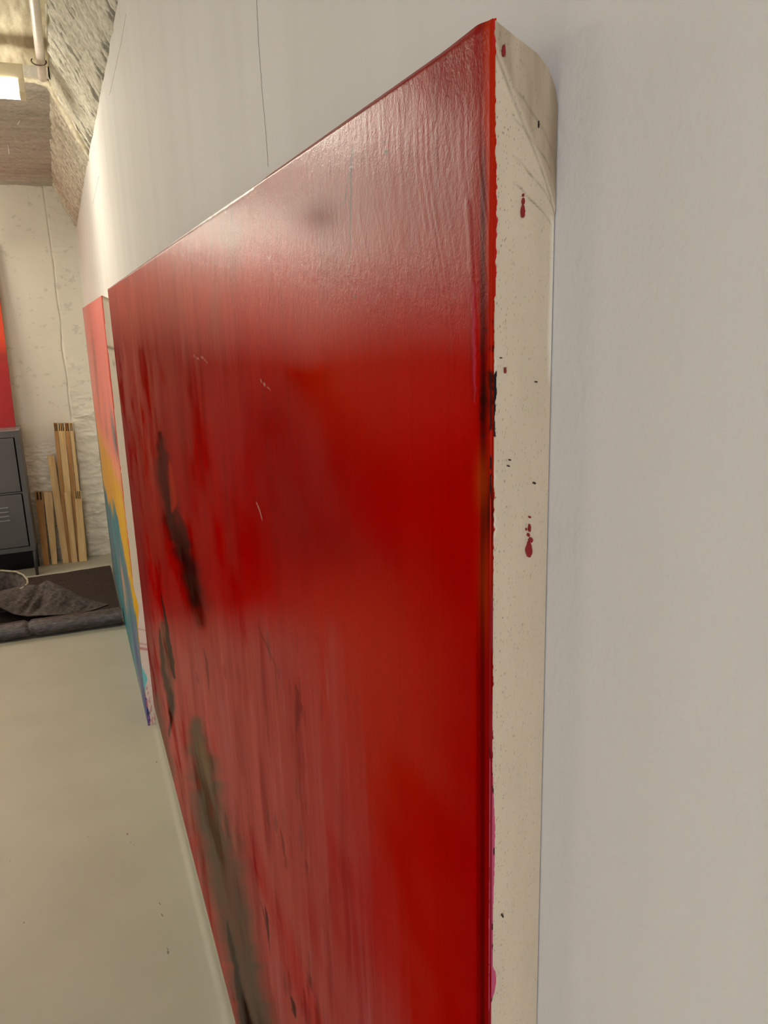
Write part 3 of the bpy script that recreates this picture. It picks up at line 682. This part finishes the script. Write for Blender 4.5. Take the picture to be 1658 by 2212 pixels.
# ------------------------------------------------------------------ metal cabinet on legs by the far wall
CX1, CX0, CYF, CYB, CZ0, CZ1 = -0.286, -1.086, 5.200, 5.440, 0.165, 0.922
cab = thing('metal_cabinet', 'grey steel cabinet on thin legs against the far wall', 'cabinet', ((CX0 + CX1) / 2, (CYF + CYB) / 2, 0))
bm = bmesh.new()
add_box(bm, (CX0, CYF, CZ0), (CX0 + .03, CYB, CZ1 - .004), .003); add_box(bm, (CX1 - .03, CYF, CZ0), (CX1, CYB, CZ1 - .004), .003)
add_box(bm, (CX0 + .03, CYF, CZ0), (CX1 - .03, CYB, CZ0 + .03)); add_box(bm, (CX0 + .03, CYF, CZ1 - .04), (CX1 - .03, CYB, CZ1 - .004))
add_box(bm, (CX0 + .03, CYB - .01, CZ0 + .03), (CX1 - .03, CYB, CZ1 - .04)); add_box(bm, (CX0 + .03, CYF + .004, .535), (CX1 - .03, CYB - .01, .545))
bm_obj('body', bm, M_steel, cab)
box('top_panel', (CX0 - .002, CYF - .002, CZ1 - .004), (CX1 + .002, CYB, CZ1 + .004), M_steelt, cab, .002)
for z0, z1, nm in ((.200, .531, 'door'), (.549, .878, 'door')):
    d = box(nm, (CX0 + .036, CYF - .003, z0), (CX1 - .037, CYF + .012, z1), M_steel, cab, .002)
    if z0 < .3:
        for kk in range(4):
            zc = .455 - kk * .027
            bm = bmesh.new(); add_box(bm, (-.62, CYF - .009, zc - .005), (-.405, CYF - .002, zc + .004), .003)
            bm_obj('louvre', bm, M_steelt, d)
    tube('knob', [(-1.0, CYF - .002, (z0 + z1) / 2), (-1.0, CYF - .024, (z0 + z1) / 2)], .009, M_leg, d, 12)
box('under_shade_block', (CX0 + .02, CYB - .05, 0.0), (CX1 - .02, CYB - .005, CZ0 + .001), M_dark, cab)  # added dark block standing in for the shade under the cabinet
for x in (CX0 + .012, CX1 - .012):
    for y in (CYF + .012, CYB - .02):
        bm = bmesh.new(); add_tube(bm, [(x, y, CZ0 + .002), (x - .001, y, 0.0)], [.012, .009], 10); bm_obj('leg', bm, M_leg, cab, True)
adopt(cab)
# red painting leaning on the cabinet top
p3 = thing('red_painting', 'orange to deep red canvas standing on the grey cabinet, cut by the left frame edge', 'painting', (-.9, 5.38, CZ1 + .004))
zb, zt3 = CZ1 + .0045, 2.02; xr0, xr1 = at(33, 917, 1, 5.36)[0], at(0, 648, 1, 5.42)[0]
Zg, Tg = np.meshgrid(np.linspace(zb, zt3, 120), np.linspace(0, 1, 60), indexing='ij'); w = (Zg - zb) / (zt3 - zb)
Xr = xr0 + (xr1 - xr0) * (Zg - zb) / (1.68 - zb); P = np.stack([-1.45 + (Xr + 1.45) * Tg, 5.36 + .09 * w, Zg], -1)
n = fbm(P[..., 0] * 9, Zg * 5, 401, 4)
k = sstep(1.28, 1.50, Zg + .12 * (n - .5))[..., None]; c = lin((158, 10, 6)) * (1 - k) + lin((212, 62, 8)) * k
k = np.exp(-((Zg - 1.36) / .05) ** 2)[..., None] * .35; c = c * (1 - k) + lin((96, 20, 8)) * k
c = c * (.85 + .3 * n)[..., None]
quads('painted_front', [grid_arrays(P)], M_art2, p3, colors=c.reshape(-1, 3))
B = P.copy(); B[..., 1] += .028
V = np.concatenate([P[:, -1], B[:, -1]]); nz = P.shape[0]
mesh('canvas_side', V, [(i, nz + i, nz + i + 1, i + 1) for i in range(nz - 1)], M_spl, p3)
V = np.concatenate([P[0, :], B[0, :]]); nx = P.shape[1]
mesh('bottom_side', V, [(i, i + 1, nx + i + 1, nx + i) for i in range(nx - 1)], M_back, p3)
mesh('canvas_back', [B[0, 0], B[0, -1], B[-1, -1], B[-1, 0]], [(0, 3, 2, 1)], M_back, p3)
adopt(p3)

# ------------------------------------------------------------------ stretcher bars leaning in the corner
def bar(bl, br, tl, tr, yb, yt, depth, m, label, slots=0, group='wooden stretcher bars in the corner'):
    b0, b1 = at(bl[0] + .7, bl[1], 1, yb), at(br[0] - .7, br[1], 1, yb); t0, t1 = at(tl[0] + .5, tl[1], 1, yt), at(tr[0] - .5, tr[1], 1, yt)
    dz = (b0[2] + b1[2]) / 2
    b0 = b0.copy(); b1 = b1.copy(); b0[2] = b1[2] = 0.001                # stand on the floor
    bm = bmesh.new()
    def hexa(p, q, r, s, dep, mi=0):
        fr = [bm.verts.new(x) for x in (p, q, r, s)]; bk = [bm.verts.new(x + np.array([0, dep, 0])) for x in (p, q, r, s)]
        fs = [bm.faces.new(fr), bm.faces.new(bk[::-1])] + [bm.faces.new((fr[i], bk[i], bk[(i + 1) % 4], fr[(i + 1) % 4])) for i in range(4)]
        for f in fs: f.material_index = mi
    L = np.linalg.norm(t0 - b0); s = 1.0 - (0.052 / L if slots else 0.0)
    m0, m1 = b0 + (t0 - b0) * s, b1 + (t1 - b1) * s
    hexa(b0, b1, m1, m0, depth)
    if slots:                                                            # open mitre slots at the end
        n = slots * 2 + 1
        for i in range(0, n, 2):
            a, b_ = i / n, (i + 1) / n
            hexa(m0 + (m1 - m0) * a, m0 + (m1 - m0) * b_, t0 + (t1 - t0) * b_, t0 + (t1 - t0) * a, depth)
        hexa(m0 + np.array([0, depth * .55, 0]), m1 + np.array([0, depth * .55, 0]), t1 + np.array([0, depth * .55, -.004]), t0 + np.array([0, depth * .55, -.004]), depth * .4, 1)  # dark back plate paints in the shade inside the slots
    o = bm_obj('stretcher_bar', bm, m); o.data.materials.append(M_slot); return tag(o, label, 'wood', group)
bar((143, 1205), (154, 1204), (115, 914), (124, 914), 5.405, 5.445, .030, M_wood2, 'tallest row of pine bars, leftmost one with its narrow side darker', 2)  # darker wood paints in the shadowed narrow side of the next bar
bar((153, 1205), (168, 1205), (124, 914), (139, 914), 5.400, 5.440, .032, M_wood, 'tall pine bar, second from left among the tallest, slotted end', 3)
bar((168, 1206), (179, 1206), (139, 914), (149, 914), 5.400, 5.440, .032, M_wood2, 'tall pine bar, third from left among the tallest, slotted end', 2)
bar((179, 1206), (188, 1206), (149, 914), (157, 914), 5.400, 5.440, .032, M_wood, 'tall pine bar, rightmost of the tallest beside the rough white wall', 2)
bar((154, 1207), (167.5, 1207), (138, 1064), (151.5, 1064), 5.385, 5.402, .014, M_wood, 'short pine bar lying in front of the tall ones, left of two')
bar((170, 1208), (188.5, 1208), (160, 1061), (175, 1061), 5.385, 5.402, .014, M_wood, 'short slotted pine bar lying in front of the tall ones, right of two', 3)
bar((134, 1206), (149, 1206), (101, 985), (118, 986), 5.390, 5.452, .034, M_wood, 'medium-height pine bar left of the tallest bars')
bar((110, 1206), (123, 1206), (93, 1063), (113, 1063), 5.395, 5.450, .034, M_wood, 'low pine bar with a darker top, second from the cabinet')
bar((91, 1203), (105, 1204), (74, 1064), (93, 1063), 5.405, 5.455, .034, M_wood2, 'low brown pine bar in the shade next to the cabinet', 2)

# ------------------------------------------------------------------ felt mat, film roll and crumpled sheet on the floor
xs = np.linspace(-1.5, 0.138, 60); ys = np.linspace(4.19, 5.13, 50)
X, Y = np.meshgrid(xs, ys, indexing='ij')
fr_ = 4.112 - 0.055 * (X + 0.15) + 0.070; Yw = fr_ + (Y - 4.19) / 0.94 * (5.13 + 0.047 * (X + .3) - fr_) + 0.010 * (fbm(X * 6, Y * 0, 501) - .5)
Zm = 0.010 + 0.008 * fbm(X * 7, Y * 7, 502) 
P = np.stack([X, Yw, Zm], -1); sk = P.copy(); sk[..., 2] = 0.001
rim = np.concatenate([P[0, :], P[1:, -1], P[-1, ::-1][1:], P[::-1, 0][1:]]); low = rim.copy(); low[:, 2] = .001
mt = quads('felt_mat', [grid_arrays(P), grid_arrays(np.stack([rim, low], 1))], M_felt); tag(mt, 'dark brown felt mat lying flat on the floor under the crumpled sheet', 'mat')
# long roll of dark film at the front edge of the mat
n = 160; xr = np.linspace(-1.5, 0.136, n); a = np.linspace(0, 2 * math.pi, 49)
Xr, Ar = np.meshgrid(xr, a, indexing='ij')
rr = 0.046 * (1 + 0.12 * (fbm(Xr * 9, Ar * 1.5, 511) - .5) + 0.10 * (fbm(Xr * 3, Ar * 0, 512) - .5)) - 0.012 * np.exp(-((Xr + .30 + .01 * np.sin(Ar)) / .010) ** 2)
yc = 4.112 - 0.055 * (Xr + 0.15)
flat = np.where(np.sin(Ar) < 0, 0.92, 1.0)
P = np.stack([Xr, yc + rr * np.cos(Ar) * 1.15, np.maximum(0.0445 + rr * np.sin(Ar) * flat, 0.001)], -1)
rl = quads('film_roll', [grid_arrays(P)], M_film); tag(rl, 'long dark roll of shiny plastic sheeting along the front of the mat', 'roll')
# crumpled sheet thrown over the mat
fr = [(-70, 1285), (0, 1312), (30, 1326), (60, 1331), (110, 1328), (165, 1326), (200, 1318), (233, 1306)]
rg_ = [(-70, 1285 - 30), (0, 1276), (30, 1268), (60, 1262), (84, 1262), (102, 1251), (136, 1266), (180, 1290), (215, 1302), (233, 1305)]
ss = np.linspace(0, 1, 140); pxs = -70 + (233 + 70) * ss
fy = np.interp(pxs, [p[0] for p in fr], [p[1] for p in fr]); ry = np.interp(pxs, [p[0] for p in rg_], [p[1] for p in rg_])
lines = []
for j, tq in enumerate(np.linspace(0, 1, 70)):
    if tq < 0.62:
        w = tq / 0.62; pv = fy + (ry - fy) * w; k_ = np.clip((pxs - 100) / 133, 0, 1) ** 1.3; y0_ = 4.225 + .15 * k_; yv = y0_ + (.40 - .393 * k_) * w
        row = np.array([at(u, v_, 1, y_) for u, v_, y_ in zip(pxs, pv, yv)])
        crum = fbm(ss * 16 - w * 3.0, w * 2.5 + ss * 0, 521, 4) - .5
        deep = np.exp(-((pxs - (88 + 16 * (w - .5) * 2)) / 10) ** 2) + .8 * np.exp(-((pxs - (66 + 22 * (w - .5) * 2)) / 8) ** 2)
        env = np.sin(math.pi * np.clip(w, 0.02, 0.98)) * np.clip((233 - pxs) / 60, 0, 1)
        row[:, 2] += env * (0.055 * crum - 0.030 * deep); row[:, 1] += env * 0.05 * deep
    else:
        w = (tq - 0.62) / 0.38; last = lines[43] if len(lines) > 43 else lines[-1]
        row = last.copy(); row[:, 1] += .12 * w * np.clip((233 - pxs) / 90, 0, 1); row[:, 2] = last[:, 2] * (1 - w) + 0.0195 * w
    row[:, 2] = np.maximum(row[:, 2], 0.0195)
    lines.append(row)
P = np.stack(lines, 1)
un = P[:, 0].copy(); un[:, 2] = np.maximum(un[:, 2] - .008, .021); un[:, 1] += .01
un2 = un.copy(); un2[:, 1] += .30 * np.clip((233 - pxs) / 90, 0, 1); un2[:, 2] = .020
sh = quads('crumpled_sheet', [grid_arrays(P), grid_arrays(np.stack([un2, un, P[:, 0]], 1))], M_sheet); tag(sh, 'crumpled grey felt sheet heaped on the dark mat', 'cloth')
# curled pale-edged fold at the left of the heap
fold_pts = [at(u, v_, 1, y_) for u, v_, y_ in ((-60, 1238, 4.72), (-25, 1233, 4.74), (5, 1233, 4.76), (34, 1235, 4.76), (50, 1242, 4.74), (59, 1252, 4.70), (60, 1260, 4.66), (54, 1267, 4.62), (44, 1272, 4.58))]
cf = thing('curled_sheet', 'curled dark sheet with a pale rim at the left of the heap', 'cloth', (-.5, 4.7, 0))
Cc = np.array(fold_pts); Bc = Cc.copy(); Bc[:, 1] += .06; Bc[:, 2] = .02; Ic = Cc.copy(); Ic[:, 2] -= .03; Ic[:, 1] -= .01; Ic[:, 0] -= .03; Jc = Ic.copy(); Jc[:, 2] = .025; Jc[:, 0] -= .03
quads('sheet', [grid_arrays(np.stack([Bc, Cc, Ic, Jc], 1))], M_sheet, cf)
tube('rim', fold_pts, .006, M_rim, cf, 8)
adopt(cf)
